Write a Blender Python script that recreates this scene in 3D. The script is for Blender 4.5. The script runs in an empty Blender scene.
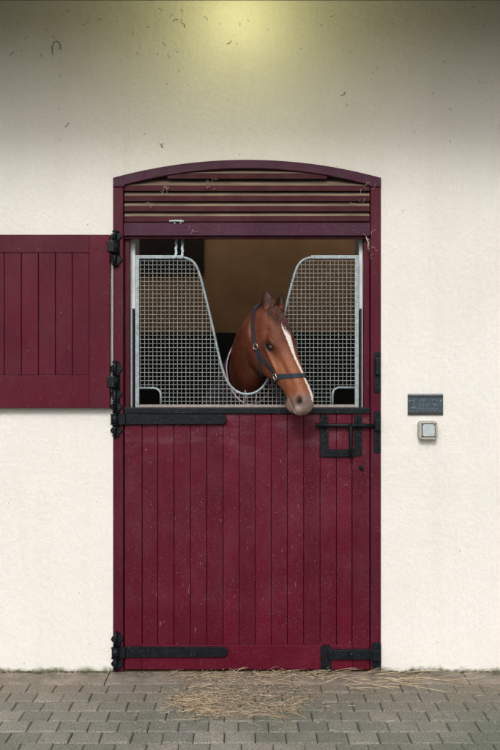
import bpy, bmesh, math, random
import numpy as np
from mathutils import Vector, Matrix
from mathutils.bvhtree import BVHTree
R = math.radians
random.seed(7); rng = np.random.default_rng(7)
S, H, D = 0.005, 1.485, 4.7            # metres per photo pixel on the wall plane, eye height, camera distance

# ------------------------------------------------------------------ camera, sky, sun, exposure
scn = bpy.context.scene
col = scn.collection
cam_d = bpy.data.cameras.new('camera'); cam = bpy.data.objects.new('camera', cam_d); col.objects.link(cam)
cam.location = (0, -D, H); cam.rotation_euler = (R(90), 0, 0)
cam_d.sensor_fit = 'VERTICAL'; cam_d.sensor_height = 36; cam_d.lens = 36*D/(750*S)
cam_d.clip_end = 500; cam_d.clip_start = 0.05
scn.camera = cam
SUN_EL, SUN_AZ = 36.0, 8.0             # sun in front of the wall, a little to the left
w = bpy.data.worlds.new('World'); scn.world = w; w.use_nodes = True
nt = w.node_tree; bg = nt.nodes['Background']
sky = nt.nodes.new('ShaderNodeTexSky'); sky.sky_type = 'NISHITA'; sky.sun_disc = False
sky.sun_elevation = R(SUN_EL); sky.sun_rotation = R(180+SUN_AZ); sky.dust_density = 6; sky.air_density = 1.2
hs = nt.nodes.new('ShaderNodeHueSaturation'); hs.inputs['Saturation'].default_value = 0.28
nt.links.new(sky.outputs[0], hs.inputs['Color']); nt.links.new(hs.outputs[0], bg.inputs[0])
bg.inputs[1].default_value = 0.115
sl = bpy.data.lights.new('sun', 'SUN'); sl.energy = 1.46; sl.angle = R(15); sl.color = (1, .975, .95)
so = bpy.data.objects.new('sun', sl); col.objects.link(so)
dirv = Vector((-math.sin(R(SUN_AZ))*math.cos(R(SUN_EL)), -math.cos(R(SUN_AZ))*math.cos(R(SUN_EL)), math.sin(R(SUN_EL))))
so.rotation_euler = dirv.to_track_quat('Z', 'Y').to_euler(); so.location = dirv*12
scn.render.engine = 'CYCLES'
vs = scn.view_settings; vs.view_transform = 'Standard'; vs.look = 'None'; vs.gamma = 1; vs.exposure = 0.03
vs.use_curve_mapping = False
scn.cycles.max_bounces = 8; scn.cycles.diffuse_bounces = 5

# ------------------------------------------------------------------ helpers
def X(px, y=0.0): return (px-250)*S*(D+y)/D
def Z(py, y=0.0): return H+(375-py)*S*(D+y)/D
def GY(py): return D*(H/S)/(py-375)-D       # ground depth for a photo row

def tag(o, label=None, cat=None, group=None, kind=None):
    if label: o['label'] = label
    if cat: o['category'] = cat
    if group: o['group'] = group
    if kind: o['kind'] = kind
    return o
def thing(name, loc, label, cat, group=None):
    o = bpy.data.objects.new(name, None); col.objects.link(o); o.location = loc; o['wl'] = list(loc)
    o.empty_display_size = .1
    return tag(o, label, cat, group)
def wl(o):
    p = Vector((0, 0, 0))
    while o: p += o.location; o = o.parent
    return p

class MB:
    def __init__(s): s.bm = bmesh.new(); s.mi = 0
    def _merge(s, b):
        me = bpy.data.meshes.new('tmp'); 
        for f in b.faces: f.material_index = s.mi if f.material_index == 0 else f.material_index
        b.to_mesh(me); b.free(); s.bm.from_mesh(me); bpy.data.meshes.remove(me)
    def box(s, x0, x1, y0, y1, z0, z1, bev=0.0, seg=1, mat=None):
        b = bmesh.new(); bmesh.ops.create_cube(b, size=1)
        bmesh.ops.scale(b, vec=(x1-x0, y1-y0, z1-z0), verts=b.verts)
        bmesh.ops.translate(b, vec=((x0+x1)/2, (y0+y1)/2, (z0+z1)/2), verts=b.verts)
        if bev: bmesh.ops.bevel(b, geom=list(b.edges), offset=bev, segments=seg, profile=.6, affect='EDGES', clamp_overlap=True)
        if mat: bmesh.ops.transform(b, matrix=mat, verts=b.verts)
        s._merge(b); return s
    def prism(s, poly, y0, y1, bev=0.0, seg=1, tri=False):
        b = bmesh.new(); vs_ = [b.verts.new((x, y0, z)) for x, z in poly]; f = b.faces.new(vs_)
        r = bmesh.ops.extrude_face_region(b, geom=[f])
        nv = [e for e in r['geom'] if isinstance(e, bmesh.types.BMVert)]
        bmesh.ops.translate(b, vec=(0, y1-y0, 0), verts=nv)
        bmesh.ops.recalc_face_normals(b, faces=b.faces)
        if bev:
            ed = [e for e in b.edges if abs(e.verts[0].co.y-y0) < 1e-6 and abs(e.verts[1].co.y-y0) < 1e-6]
            bmesh.ops.bevel(b, geom=ed, offset=bev, segments=seg, profile=.6, affect='EDGES', clamp_overlap=True)
        if tri: bmesh.ops.triangulate(b, faces=[f for f in b.faces if len(f.verts) > 4])
        s._merge(b); return s
    def tube(s, pts, r, n=6, closed=False, cap=True):
        pts = [Vector(p) for p in pts]; m = len(pts)
        rr = r if isinstance(r, (list, tuple)) else [r]*m
        b = bmesh.new(); rings = []
        ref = None
        for i in range(m):
            a = pts[(i-1) % m] if (closed or i > 0) else pts[i]
            c = pts[(i+1) % m] if (closed or i < m-1) else pts[i]
            t = (c-a)
            if t.length < 1e-9: t = Vector((0, 0, 1))
            t.normalize()
            if ref is None:
                ref = Vector((0, 1, 0)) if abs(t.y) < .9 else Vector((1, 0, 0))
            u = (ref-t*ref.dot(t)).normalized(); v = t.cross(u); ref = u
            rings.append([b.verts.new(pts[i]+(u*math.cos(2*math.pi*k/n)+v*math.sin(2*math.pi*k/n))*rr[i]) for k in range(n)])
        for i in range(m if closed else m-1):
            A, B = rings[i], rings[(i+1) % m]
            for k in range(n):
                try: b.faces.new((A[k], A[(k+1) % n], B[(k+1) % n], B[k])).smooth = True
                except ValueError: pass
        if cap and not closed:
            b.faces.new(rings[0][::-1]); b.faces.new(rings[-1])
        s._merge(b); return s
    def cyl(s, p0, p1, r, n=20, bev=0.0):
        return s.tube([p0, p1], r, n)
    def ball(s, c, r, sc=(1, 1, 1), sub=3):
        b = bmesh.new(); bmesh.ops.create_icosphere(b, subdivisions=sub, radius=r)
        bmesh.ops.scale(b, vec=sc, verts=b.verts); bmesh.ops.translate(b, vec=c, verts=b.verts)
        for f in b.faces: f.smooth = True
        s._merge(b); return s
    def raw(s, verts, faces, smooth=True):
        b = bmesh.new(); vs_ = [b.verts.new(v) for v in verts]
        for f in faces:
            try: b.faces.new([vs_[i] for i in f]).smooth = smooth
            except ValueError: pass
        s._merge(b); return s
    def build(s, name, mats, parent=None, recenter=True):
        if not isinstance(mats, (list, tuple)): mats = [mats]
        me = bpy.data.meshes.new(name); s.bm.to_mesh(me); s.bm.free()
        for m in mats: me.materials.append(m)
        o = bpy.data.objects.new(name, me); col.objects.link(o)
        co = np.empty(len(me.vertices)*3); me.vertices.foreach_get('co', co); co = co.reshape(-1, 3)
        c = (co.min(0)+co.max(0))/2 if recenter else np.zeros(3)
        co -= c; me.vertices.foreach_set('co', co.ravel()); me.update()
        o.location = Vector(c)
        if parent:
            o.parent = parent; o.location = Vector(c)-wl(parent)
        return o

# ------------------------------------------------------------------ materials
def newmat(name):
    m = bpy.data.materials.new(name); m.use_nodes = True
    n = m.node_tree.nodes; l = m.node_tree.links; p = n['Principled BSDF']
    g = n.new('ShaderNodeNewGeometry')
    return m, n, l, p, g.outputs['Position']
def mapped(n, l, src, sc=(1, 1, 1), rot=(0, 0, 0), loc=(0, 0, 0)):
    mp = n.new('ShaderNodeMapping'); mp.inputs['Scale'].default_value = sc; mp.inputs['Rotation'].default_value = rot
    mp.inputs['Location'].default_value = loc
    l.new(src, mp.inputs[0]); return mp.outputs[0]
def noise(n, l, src, scale, detail=4, rough=.55, dist=0):
    t = n.new('ShaderNodeTexNoise'); t.inputs['Scale'].default_value = scale; t.inputs['Detail'].default_value = detail
    t.inputs['Roughness'].default_value = rough; t.inputs['Distortion'].default_value = dist
    l.new(src, t.inputs['Vector']); return t.outputs['Fac']
def ramp(n, l, src, stops):
    t = n.new('ShaderNodeValToRGB'); e = t.color_ramp.elements
    while len(e) < len(stops): e.new(.5)
    for i, (p, c) in enumerate(stops):
        e[i].position = p; e[i].color = (c, c, c, 1) if not hasattr(c, '__len__') else (*c, 1)
    l.new(src, t.inputs[0]); return t.outputs[0]
def mix(n, l, fac, a, b, typ='MIX'):
    t = n.new('ShaderNodeMix'); t.data_type = 'RGBA'; t.blend_type = typ
    def put(sock, v):
        if hasattr(v, 'is_linked') or hasattr(v, 'links'): l.new(v, sock)
        elif hasattr(v, '__len__'): sock.default_value = (*v, 1) if len(v) == 3 else v
        else: sock.default_value = v
    put(t.inputs[0], fac); put(t.inputs[6], a); put(t.inputs[7], b); return t.outputs[2]
def math_(n, l, op, a, b=0.0, clamp=False):
    t = n.new('ShaderNodeMath'); t.operation = op; t.use_clamp = clamp
    for i, v in enumerate((a, b)):
        if hasattr(v, 'links'): l.new(v, t.inputs[i])
        else: t.inputs[i].default_value = v
    return t.outputs[0]
def bump(n, l, p, h, strength=.3, dist=.002):
    b = n.new('ShaderNodeBump'); b.inputs['Strength'].default_value = strength; b.inputs['Distance'].default_value = dist
    l.new(h, b.inputs['Height']); l.new(b.outputs[0], p.inputs['Normal']); return b
def sepz(n, l, pos):
    s = n.new('ShaderNodeSeparateXYZ'); l.new(pos, s.inputs[0]); return s.outputs
def mapr(n, l, v, a, b, c=0., d=1.):
    t = n.new('ShaderNodeMapRange'); l.new(v, t.inputs[0]); t.interpolation_type = 'SMOOTHSTEP'
    for i, q in zip((1, 2, 3, 4), (a, b, c, d)): t.inputs[i].default_value = q
    return t.outputs[0]

def mat_render():
    m, n, l, p, P = newmat('roughcast_render')
    c = ramp(n, l, noise(n, l, P, 1.7, 5), [(.3, (.745, .728, .690)), (.7, (.805, .788, .755))])
    c = mix(n, l, ramp(n, l, noise(n, l, P, 55, 5, .7), [(.42, 0.), (.75, .30)]), c, (.60, .575, .52))
    # dark pock marks
    v = n.new('ShaderNodeTexVoronoi'); v.inputs['Scale'].default_value = 34; l.new(P, v.inputs['Vector'])
    pk = ramp(n, l, v.outputs['Distance'], [(.07, 1.), (.11, 0.)])
    gate = ramp(n, l, noise(n, l, P, 9, 2), [(.60, 0.), (.66, 1.)])
    pk = math_(n, l, 'MULTIPLY', pk, gate)
    c = mix(n, l, pk, c, (.16, .13, .09))
    # faint streaks of dirt running down, algae at the foot
    st = ramp(n, l, noise(n, l, mapped(n, l, P, (9, 9, .7)), 1, 4, .6), [(.5, 0.), (.8, .15)])
    c = mix(n, l, st, c, (.58, .54, .46))
    z = sepz(n, l, P)[2]
    nz = math_(n, l, 'MULTIPLY', noise(n, l, P, 14, 4, .7), .075)
    foot = mapr(n, l, math_(n, l, 'SUBTRACT', z, nz), -.040, -.008, 1., 0.)
    c = mix(n, l, foot, c, (.14, .14, .085))
    l.new(c, p.inputs['Base Color']); p.inputs['Roughness'].default_value = .93
    p.inputs['Specular IOR Level'].default_value = .2
    h = math_(n, l, 'ADD', noise(n, l, P, 170, 5, .75), math_(n, l, 'MULTIPLY', noise(n, l, P, 28, 3), 1.2))
    bump(n, l, p, h, .8, .005)
    return m
def mat_paint(name, base, dust=1.0, rough=.42, stains=False, vert=True):
    m, n, l, p, P = newmat(name)
    b2 = tuple(min(1, x*1.35+.001) for x in base)
    c = ramp(n, l, noise(n, l, P, 3.2, 5, .6), [(.35, base), (.7, b2)])
    oi = n.new('ShaderNodeObjectInfo'); c = mix(n, l, math_(n, l, 'MULTIPLY', oi.outputs['Random'], .38), c, tuple(x*.5 for x in base))
    # powdery film of dust: fades near the foot of the door where it has been washed
    film = ramp(n, l, noise(n, l, mapped(n, l, P, (1, 1, .55)), 6, 6, .7), [(.42, 0.), (.82, .09*dust)])
    if stains:
        z = sepz(n, l, P)[2]
        wob = math_(n, l, 'MULTIPLY', math_(n, l, 'SUBTRACT', noise(n, l, P, 3, 3), .5), .16)
        zz = math_(n, l, 'ADD', z, wob)
        clean = mapr(n, l, zz, .28, .36, .15, 1.)
        film = math_(n, l, 'MULTIPLY', film, clean)
        # licked patch below the sill
        lick = math_(n, l, 'MULTIPLY', mapr(n, l, zz, .98, 1.08, 0., 1.), ramp(n, l, noise(n, l, P, 4.2, 4), [(.46, 0.), (.60, .75)]))
        film = math_(n, l, 'MULTIPLY', film, math_(n, l, 'SUBTRACT', 1., lick))
    c = mix(n, l, film, c, (.26, .17, .19))
    # pale specks
    sp = ramp(n, l, noise(n, l, P, 260, 2, .6), [(.63, 0.), (.72, .34*dust)])
    patch = ramp(n, l, noise(n, l, P, 2.6, 4, .6), [(.36, .2), (.62, 1.)])
    sp = math_(n, l, 'MULTIPLY', sp, patch)
    c = mix(n, l, sp, c, (.50, .38, .38))
    sp2 = ramp(n, l, noise(n, l, P, 70, 3, .6), [(.69, 0.), (.75, .26*dust)])
    c = mix(n, l, sp2, c, (.48, .36, .36))
    # scratches
    for k, (ang, sc) in enumerate(((.35, (70, 70, 9)), (-.7, (60, 60, 11)), (1.3, (80, 80, 9)))):
        s_ = noise(n, l, mapped(n, l, P, sc, (0, ang, 0), (k*3.3, 0, k)), 1.6, 1.5, .5)
        sc_ = ramp(n, l, s_, [(.765, 0.), (.81, .24*dust)])
        c = mix(n, l, sc_, c, (.46, .33, .33))
    if stains:   # chalky smears under the sill where the horse rubs, chips of bare primer
        smr = math_(n, l, 'MULTIPLY', mapr(n, l, zz, 1.0, 1.22, 0., 1.), ramp(n, l, noise(n, l, mapped(n, l, P, (1.6, 1, 4)), 3.1, 5, .7), [(.5, 0.), (.75, .34)]))
        c = mix(n, l, smr, c, (.22, .13, .17))
        chp = ramp(n, l, noise(n, l, P, 17, 6, .8), [(.735, 0.), (.75, .55)])
        c = mix(n, l, chp, c, (.34, .22, .22))
    l.new(c, p.inputs['Base Color'])
    l.new(ramp(n, l, noise(n, l, P, 12, 4), [(.3, rough-.06), (.7, rough+.18)]), p.inputs['Roughness'])
    p.inputs['Specular IOR Level'].default_value = .16
    g = noise(n, l, mapped(n, l, P, (90, 90, 4) if vert else (4, 90, 90)), 1.2, 4, .6)
    bump(n, l, p, math_(n, l, 'ADD', g, math_(n, l, 'MULTIPLY', noise(n, l, P, 120, 3), .5)), .35, .0016)
    return m
def mat_simple(name, a, b, scale=20, rough=.6, metal=0., bs=.3, bd=.002, spec=.5, stretch=(1, 1, 1), wear=None, bscale=None):
    m, n, l, p, P = newmat(name)
    Q = mapped(n, l, P, stretch)
    c = ramp(n, l, noise(n, l, Q, scale, 5, .65), [(.33, a), (.68, b)])
    if wear:
        c = mix(n, l, ramp(n, l, noise(n, l, P, 85, 4, .7), [(.60, 0.), (.68, wear[1])]), c, wear[0])
    l.new(c, p.inputs['Base Color']); p.inputs['Roughness'].default_value = rough; p.inputs['Metallic'].default_value = metal
    p.inputs['Specular IOR Level'].default_value = spec
    bump(n, l, p, noise(n, l, Q, bscale or scale*3, 4, .7), bs, bd)
    return m

M = {}
M['render'] = mat_render()
M['door'] = mat_paint('burgundy_door_paint', (.078, .0014, .0120), 1.0, .42, stains=True)
M['shutter'] = mat_paint('burgundy_upper_door_paint', (.068, .0015, .0118), .7, .42)
M['frame'] = mat_paint('burgundy_frame_paint', (.060, .0022, .0125), .8, .40)
M['arch'] = mat_paint('sky_tinted_arch_paint', (.045, .008, .026), .8, .38, vert=False)  # purple sky reflection on arch and transom is painted into this colour
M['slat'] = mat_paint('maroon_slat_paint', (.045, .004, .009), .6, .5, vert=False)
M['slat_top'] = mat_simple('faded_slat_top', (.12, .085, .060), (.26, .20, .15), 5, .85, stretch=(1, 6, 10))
M['dark_gap'] = mat_simple('dark_louvre_gap', (.010, .007, .006), (.02, .012, .01), 10, .9)
M['iron'] = mat_simple('black_painted_iron', (.003, .0045, .006), (.007, .011, .014), 30, .42, .0, .8, .0012, .16, wear=((.10, .12, .12), .4))
M['galv'] = mat_simple('galvanised_tube', (.17, .21, .23), (.33, .39, .42), 45, .5, .3, .25, .0006, wear=((.48, .54, .57), .5))
M['wire'] = mat_simple('galvanised_wire', (.19, .21, .205), (.33, .36, .35), 60, .55, .2, .2, .0004)
M['sill'] = mat_simple('dusty_galvanised_rail', (.22, .19, .17), (.36, .31, .27), 40, .75, .1)
M['inner'] = mat_simple('ochre_inner_wall', (.46, .255, .115), (.60, .35, .17), 3, .85, bs=.4, bd=.004)
M['reveal'] = mat_simple('whitewashed_reveal', (.62, .66, .66), (.80, .83, .83), 5, .85, bs=.5, bd=.003, wear=((.25, .24, .2), .5))
M['kick'] = mat_simple('black_kick_board', (.006, .008, .008), (.016, .019, .019), 8, .6)
M['ceil'] = mat_simple('dark_ceiling_board', (.03, .02, .014), (.05, .034, .022), 4, .9)
M['soffit'] = mat_paint('maroon_soffit_paint', (.05, .010, .016), .4, .6, vert=False)
M['roof'] = mat_simple('roof_tile', (.10, .06, .05), (.18, .11, .09), 6, .85)
M['bed'] = mat_simple('straw_bedding', (.20, .14, .07), (.36, .26, .13), 60, .95, bs=1, bd=.02)
M['twine'] = mat_simple('pale_blue_twine', (.30, .40, .44), (.52, .62, .66), 90, .8, bs=.6)
M['cream_plastic'] = mat_simple('grey_box_plastic', (.30, .29, .26), (.44, .43, .39), 50, .55, bs=.2, bd=.001, wear=((.20, .19, .15), .5))
M['button'] = mat_simple('pale_blue_lid', (.33, .39, .41), (.45, .51, .53), 50, .45, bs=.15, bd=.0008)
M['plaque'] = mat_simple('slate_blue_plaque', (.022, .040, .058), (.050, .075, .10), 60, .45, .2, .5, .001, wear=((.18, .22, .25), .6))
M['plaque_hi'] = mat_simple('worn_letter_metal', (.13, .17, .20), (.34, .38, .40), 220, .5, .3)
M['plaque_bd'] = mat_simple('dark_plaque_rim', (.014, .010, .010), (.03, .022, .022), 60, .5)
M['straw'] = mat_simple('dry_straw', (.38, .29, .18), (.68, .56, .40), 26, .8, bs=.1)
M['hay'] = mat_simple('brown_hay', (.24, .16, .10), (.42, .31, .21), 40, .85, bs=.1)
M['web'] = mat_simple('dusty_cobweb', (.30, .22, .19), (.52, .42, .38), 60, .9, bs=.1)
M['root'] = mat_simple('dark_rootlet', (.035, .022, .012), (.06, .04, .02), 40, .9)

# ------------------------------------------------------------------ ground
def mat_sett():
    m, n, l, p, P = newmat('concrete_sett')
    a = n.new('ShaderNodeAttribute'); a.attribute_name = 'tone'
    c = ramp(n, l, a.outputs['Fac'], [(0, (.26, .268, .238)), (.5, (.345, .338, .295)), (1, (.47, .44, .38))])
    c = mix(n, l, ramp(n, l, noise(n, l, P, 1.3, 4), [(.42, 0.), (.60, .75)]), c, (.175, .205, .155))
    y = sepz(n, l, P)[1]
    near = math_(n, l, 'MULTIPLY', mapr(n, l, y, -.75, -.2, 0., 1.), ramp(n, l, noise(n, l, P, 4, 4), [(.3, .25), (.65, .95)]))
    c = mix(n, l, near, c, (.33, .265, .205))
    c = mix(n, l, ramp(n, l, noise(n, l, P, 160, 3, .7), [(.36, .8), (.58, 0.)]), c, (.07, .07, .055))
    c = mix(n, l, ramp(n, l, noise(n, l, P, 110, 3, .7), [(.60, 0.), (.72, .6)]), c, (.45, .43, .39))
    l.new(c, p.inputs['Base Color']); p.inputs['Roughness'].default_value = .85
    bump(n, l, p, math_(n, l, 'ADD', noise(n, l, P, 170, 4, .75), noise(n, l, P, 30, 3)), 1, .007)
    return m
def mat_joint():
    m, n, l, p, P = newmat('joint_sand')
    c = ramp(n, l, noise(n, l, P, 14, 4), [(.3, (.03, .03, .022)), (.6, (.065, .068, .04)), (.8, (.14, .12, .09))])
    l.new(c, p.inputs['Base Color']); p.inputs['Roughness'].default_value = 1
    bump(n, l, p, noise(n, l, P, 200, 3), 1, .004); return m
def mat_strip():
    m, n, l, p, P = newmat('kerb_concrete')
    c = ramp(n, l, noise(n, l, P, 5, 6, .7), [(.3, (.17, .14, .11)), (.5, (.30, .255, .21)), (.7, (.42, .37, .31))])
    yx = sepz(n, l, P)
    ms = math_(n, l, 'MULTIPLY', ramp(n, l, noise(n, l, P, 4.5, 6, .75), [(.47, 0.), (.6, .9)]), mapr(n, l, yx[1], -.14, -.02, .05, 1.))
    c = mix(n, l, ms, c, (.055, .065, .024))
    c = mix(n, l, ramp(n, l, noise(n, l, P, 120, 3, .7), [(.35, .6), (.58, 0.)]), c, (.09, .075, .06))
    l.new(c, p.inputs['Base Color']); p.inputs['Roughness'].default_value = .9
    bump(n, l, p, noise(n, l, P, 90, 5, .75), 1, .006); return m
M['sett'] = mat_sett(); M['joint'] = mat_joint(); M['strip'] = mat_strip()

g = MB(); g.raw([(-60, -60, -.009), (60, -60, -.009), (60, .0, -.009), (-60, 0, -.009)], [(0, 1, 2, 3)])
tag(g.build('ground', M['joint']), kind='structure')
SW, SD = .1265, .1207
pv = MB(); tones = []
row = 0; y1 = -.182
while y1 > -7.0:
    y0 = y1-SD
    off = (.5 if row % 2 else 0)*SW + random.uniform(-.012, .012)
    xx = -3.2 + off
    while xx < 3.2:
        g1, g2 = random.uniform(.0009, .0024), random.uniform(.0028, .0055)
        dz = random.gauss(0, .0014); x0, x1 = xx+g1, xx+SW-g1
        tx, ty = random.gauss(0, .0012), random.gauss(0, .0012)
        c = .0046
        yy0, yy1 = y0+g2, y1-g2
        top = [(x0+c, yy0+c, dz+tx), (x1-c, yy0+c, dz-tx), (x1-c, yy1-c, dz-tx+ty), (x0+c, yy1-c, dz+tx+ty)]
        lo = [(x0, yy0, dz-c), (x1, yy0, dz-c), (x1, yy1, dz-c), (x0, yy1, dz-c)]
        bt = [(a, b, -.04) for a, b, _ in lo]
        vs_ = [pv.bm.verts.new(v) for v in top+lo+bt]
        fs = [(0, 1, 2, 3)]+[(k+4, (k+1) % 4+4, (k+1) % 4, k) for k in range(4)]+[(k+8, (k+1) % 4+8, (k+1) % 4+4, k+4) for k in range(4)]
        for f in fs: pv.bm.faces.new([vs_[i] for i in f])
        tones += [random.random()]*12
        xx += SW
    y1 = y0; row += 1
po = pv.build('paving', M['sett']); tag(po, kind='structure')
at = po.data.attributes.new('tone', 'FLOAT', 'POINT'); at.data.foreach_set('value', tones)
# concrete strip along the foot of the wall, cast in lengths
ks = MB(); x = -3.4
while x < 3.4:
    L_ = random.uniform(.85, .95); ks.box(x+.002, x+L_-.002, -.180, .0, -.06, .002+random.uniform(-.001, .001), .004, 2); x += L_
tag(ks.build('kerb_strip', M['strip']), kind='structure')
sfm = MB(); sfm.box(-1.9, 1.9, .0, 3.9, -.06, -.004); tag(sfm.build('stable_floor', M['bed']), kind='structure')

# ------------------------------------------------------------------ building
FX0, FX1 = X(113), X(381)                 # outside of door frame
ZA, ZS = Z(160), Z(178)                    # arch crown and springing
def arc(x0, x1, zs, za, n=40):
    c = (x0+x1)/2; hw = (x1-x0)/2; rise = za-zs; Rr = (hw*hw+rise*rise)/(2*rise)
    return [(c+hw*t, za-Rr+math.sqrt(Rr*Rr-(hw*t)**2)) for t in np.linspace(-1, 1, n)]
bld = thing('stable_building', (0, 0, 0), 'long cream roughcast stable wall under dark red eaves, with a dark brown loose box inside', 'building')
WT = Z(0.6)
wp = [(-7, -.1), (FX0, -.1)] + arc(FX0, FX1, ZS, ZA) + [(FX1, -.1), (7, -.1), (7, WT+.35), (-7, WT+.35)]
mw = MB(); mw.prism(wp, 0, .085, tri=True); mw.build('wall', M['render'], bld)
IX0, IX1 = X(130), X(364)
mb = MB(); mb.prism([(-7, -.1), (IX0, -.1), (IX0, Z(205)), (IX1, Z(205)), (IX1, -.1), (7, -.1), (7, 3.3), (-7, 3.3)], .088, .40, tri=True)
mb.build('inner_leaf', M['reveal'], bld)
# interior
KZ = 1.872
mi = MB(); mi.box(-1.95, -1.9, .401, 3.9, KZ, 3.3); mi.box(1.9, 1.95, .401, 3.9, KZ, 3.3); mi.box(-1.95, 1.95, 3.9, 3.95, KZ, 3.3)
mi.build('inner_wall', M['inner'], bld)
mk = MB(); mk.box(-1.95, -1.89, .401, 3.9, 0, KZ-.002, .004); mk.box(1.89, 1.95, .401, 3.9, 0, KZ-.002, .004); mk.box(-1.95, 1.95, 3.885, 3.95, 0, KZ-.002, .004)
mk.box(IX0-.1, IX0+.006, .1, .406, 0, 1.82, .003); mk.box(IX1-.006, IX1+.1, .1, .406, 0, 1.82, .003); mk.box(IX0-.1, X(134, .1), .0885, .0995, 0, 1.821, .002); mk.box(X(359.6, .1), IX1+.1, .0885, .0995, 0, 1.821, .002)
mk.build('kick_board', M['kick'], bld)
mk = MB(); mk.box(IX0-.1, X(135.3, .1), .0885, .0995, 1.822, 2.3, .002); mk.build('bright_reveal_strip', M['reveal'], bld)  # white front-facing strip added to stand in for the lit reveal
mk = MB(); mk.box(X(358.8, .1), IX1+.1, .0885, .0995, 1.822, 2.3, .002); mk.build('bright_reveal_strip', M['reveal'], bld)  # right-hand strip, likewise added in place of the lit reveal
md = MB(); md.box(-1.89, -.42, 3.86, 3.898, 2.42, 3.28, .004); md.build('dark_void_panel', M['ceil'], bld)  # dark sheet standing in for the unlit space beyond the back wall
mc = MB(); mc.box(-1.95, 1.95, .401, 1.6, 3.3, 3.34); mc.build('ceiling', M['ceil'], bld)  # stops short so the added roof gap can light the box
# eaves: moulding at the wall head, boarded soffit, fascia, roof
mm = MB(); mm.box(-7, 7, -.035, -.001, WT, WT+.05, .004); mm.build('moulding', M['soffit'], bld)
ms = MB()
OV = 1.06
yb = -.002
while yb > -OV: ms.box(-7, 7, yb-.098, yb, WT+.051, WT+.068, .003); yb -= .10
ms.build('soffit', M['soffit'], bld)
mf = MB(); mf.box(-7, 7, -OV-.06, -OV-.03, WT-.02, WT+.20, .004); mf.build('fascia', M['soffit'], bld)
mr = MB()
def roof_piece(x0, x1, y0, y1):
    zf = lambda y: WT+.20+(y+OV+.10)*2.4/(4+OV+.10)
    mr.raw([(x0, y0, zf(y0)), (x1, y0, zf(y0)), (x1, y1, zf(y1)), (x0, y1, zf(y1)), (x0, y0, zf(y0)+.04), (x1, y0, zf(y0)+.04), (x1, y1, zf(y1)+.04), (x0, y1, zf(y1)+.04)],
           [(0, 3, 2, 1), (4, 5, 6, 7), (0, 1, 5, 4), (1, 2, 6, 5), (2, 3, 7, 6), (3, 0, 4, 7)], False)
# gap added in the unseen roof to let light onto the back wall
roof_piece(-7, 7, -OV-.10, 1.7); roof_piece(-7, -2.6, 1.7, 4); roof_piece(2.6, 7, 1.7, 4)
mr.build('roof', M['roof'], bld)
mg = MB(); mg.box(-7, 7, 3.951, 4.0, 0, WT+2.55); mg.build('rear_wall', M['render'], bld)
# fine dark rootlets and scratches stuck to the upper wall
rt = MB()
def wisp(m, cx, cz, L_, n=7, r=.0009, y=-.002, wob=.35, ang=None, yw=.0):
    a = random.uniform(0, 2*math.pi) if ang is None else ang
    p = Vector((cx, y, cz)); pts = [p.copy()]; da = random.gauss(0, wob)
    for k in range(n):
        a += da+random.gauss(0, wob*.5); p = p+Vector((math.cos(a), random.gauss(0, yw), math.sin(a)))*L_/n; pts.append(p.copy())
    m.tube(pts, r, 4)
for k in range(22):
    px, py = random.uniform(5, 230), random.uniform(4, 60)
    wisp(rt, X(px), Z(py), random.uniform(.008, .028), 5, .0007)
for k in range(34):
    wisp(rt, X(random.uniform(5, 495)), Z(random.uniform(4, 150)), random.uniform(.006, .02), 4, .0008)
rt.tube([(X(53), -.002, Z(55)), (X(52.3), -.003, Z(48)), (X(54), -.003, Z(42.5)), (X(57), -.003, Z(41)), (X(60), -.003, Z(43.5)), (X(61.5), -.002, Z(50))], .0013, 5)
for px, py in ((14, 52), (178, 20), (182, 24), (227, 44), (65, 127), (162, 148), (160, 143), (341, 96), (371, 196), (374, 455)):
    wisp(rt, X(px), Z(py), .03, 6, .0013)
tag(rt.build('rootlets', M['root'], bld), kind='stuff')

# ------------------------------------------------------------------ door frame with louvred head
FY = -.008
fr = thing('door_frame', ((FX0+FX1)/2, 0, 0), 'burgundy timber door frame with an arched head and faded louvre slats over the opening', 'door frame')
JL1, JR0 = X(123.4), X(370.6)
def jamb(xa, xb, outer_left):
    o = arc(FX0, FX1, ZS, ZA, 200)
    zt = lambda x: Z(187.4)
    m = MB(); m.prism([(xa, 0.003), (xa, zt(xa)-.001), (xb, zt(xb)-.001), (xb, .003)], FY, .084, .0025); return m
jamb(FX0+.001, JL1, 1).build('jamb', M['frame'], fr); jamb(JR0, FX1-.001, 0).build('jamb', M['frame'], fr)
# inner rebate stops
TZ0, TZ1 = Z(236), Z(222.5)
m = MB(); m.box(JL1+.001, X(128.4), .034, .086, 1.25, TZ0-.001, .002); m.build('door_stop', M['frame'], fr)
m = MB(); m.box(X(364.6), JR0-.001, .034, .086, 1.25, TZ0-.001, .002); m.build('door_stop', M['frame'], fr)
# arched head
oa = [q for q in arc(FX0, FX1, ZS, ZA, 120) if JL1+.001 <= q[0] <= JR0-.001]
of = [(FX0+.001, ZS-.001)]+[(x, z-.001) for x, z in arc(FX0, FX1, ZS, ZA, 120)[1:-1]]+[(FX1-.001, ZS-.001)]
ia = [q for q in arc(X(119), X(375), Z(187.0), Z(168.8), 120) if JL1+.001 <= q[0] <= JR0-.001]
m = MB(); m.prism(of+[(FX1-.001, Z(187.2)), (JR0-.001, Z(187.2))]+ia[::-1]+[(JL1+.001, Z(187.2)), (FX0+.001, Z(187.2))], FY-.004, .05, .0025, tri=True); m.build('arch', M['arch'], fr)
m = MB(); m.box(JL1+.001, JR0-.001, FY+.002, .084, TZ0, TZ1, .003); m.build('transom', M['arch'], fr)
m = MB(); m.box(JL1+.001, JR0-.001, .010, .033, TZ0-.012, TZ0-.001, .002); m.build('drip_strip', M['slat'], fr)
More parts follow.
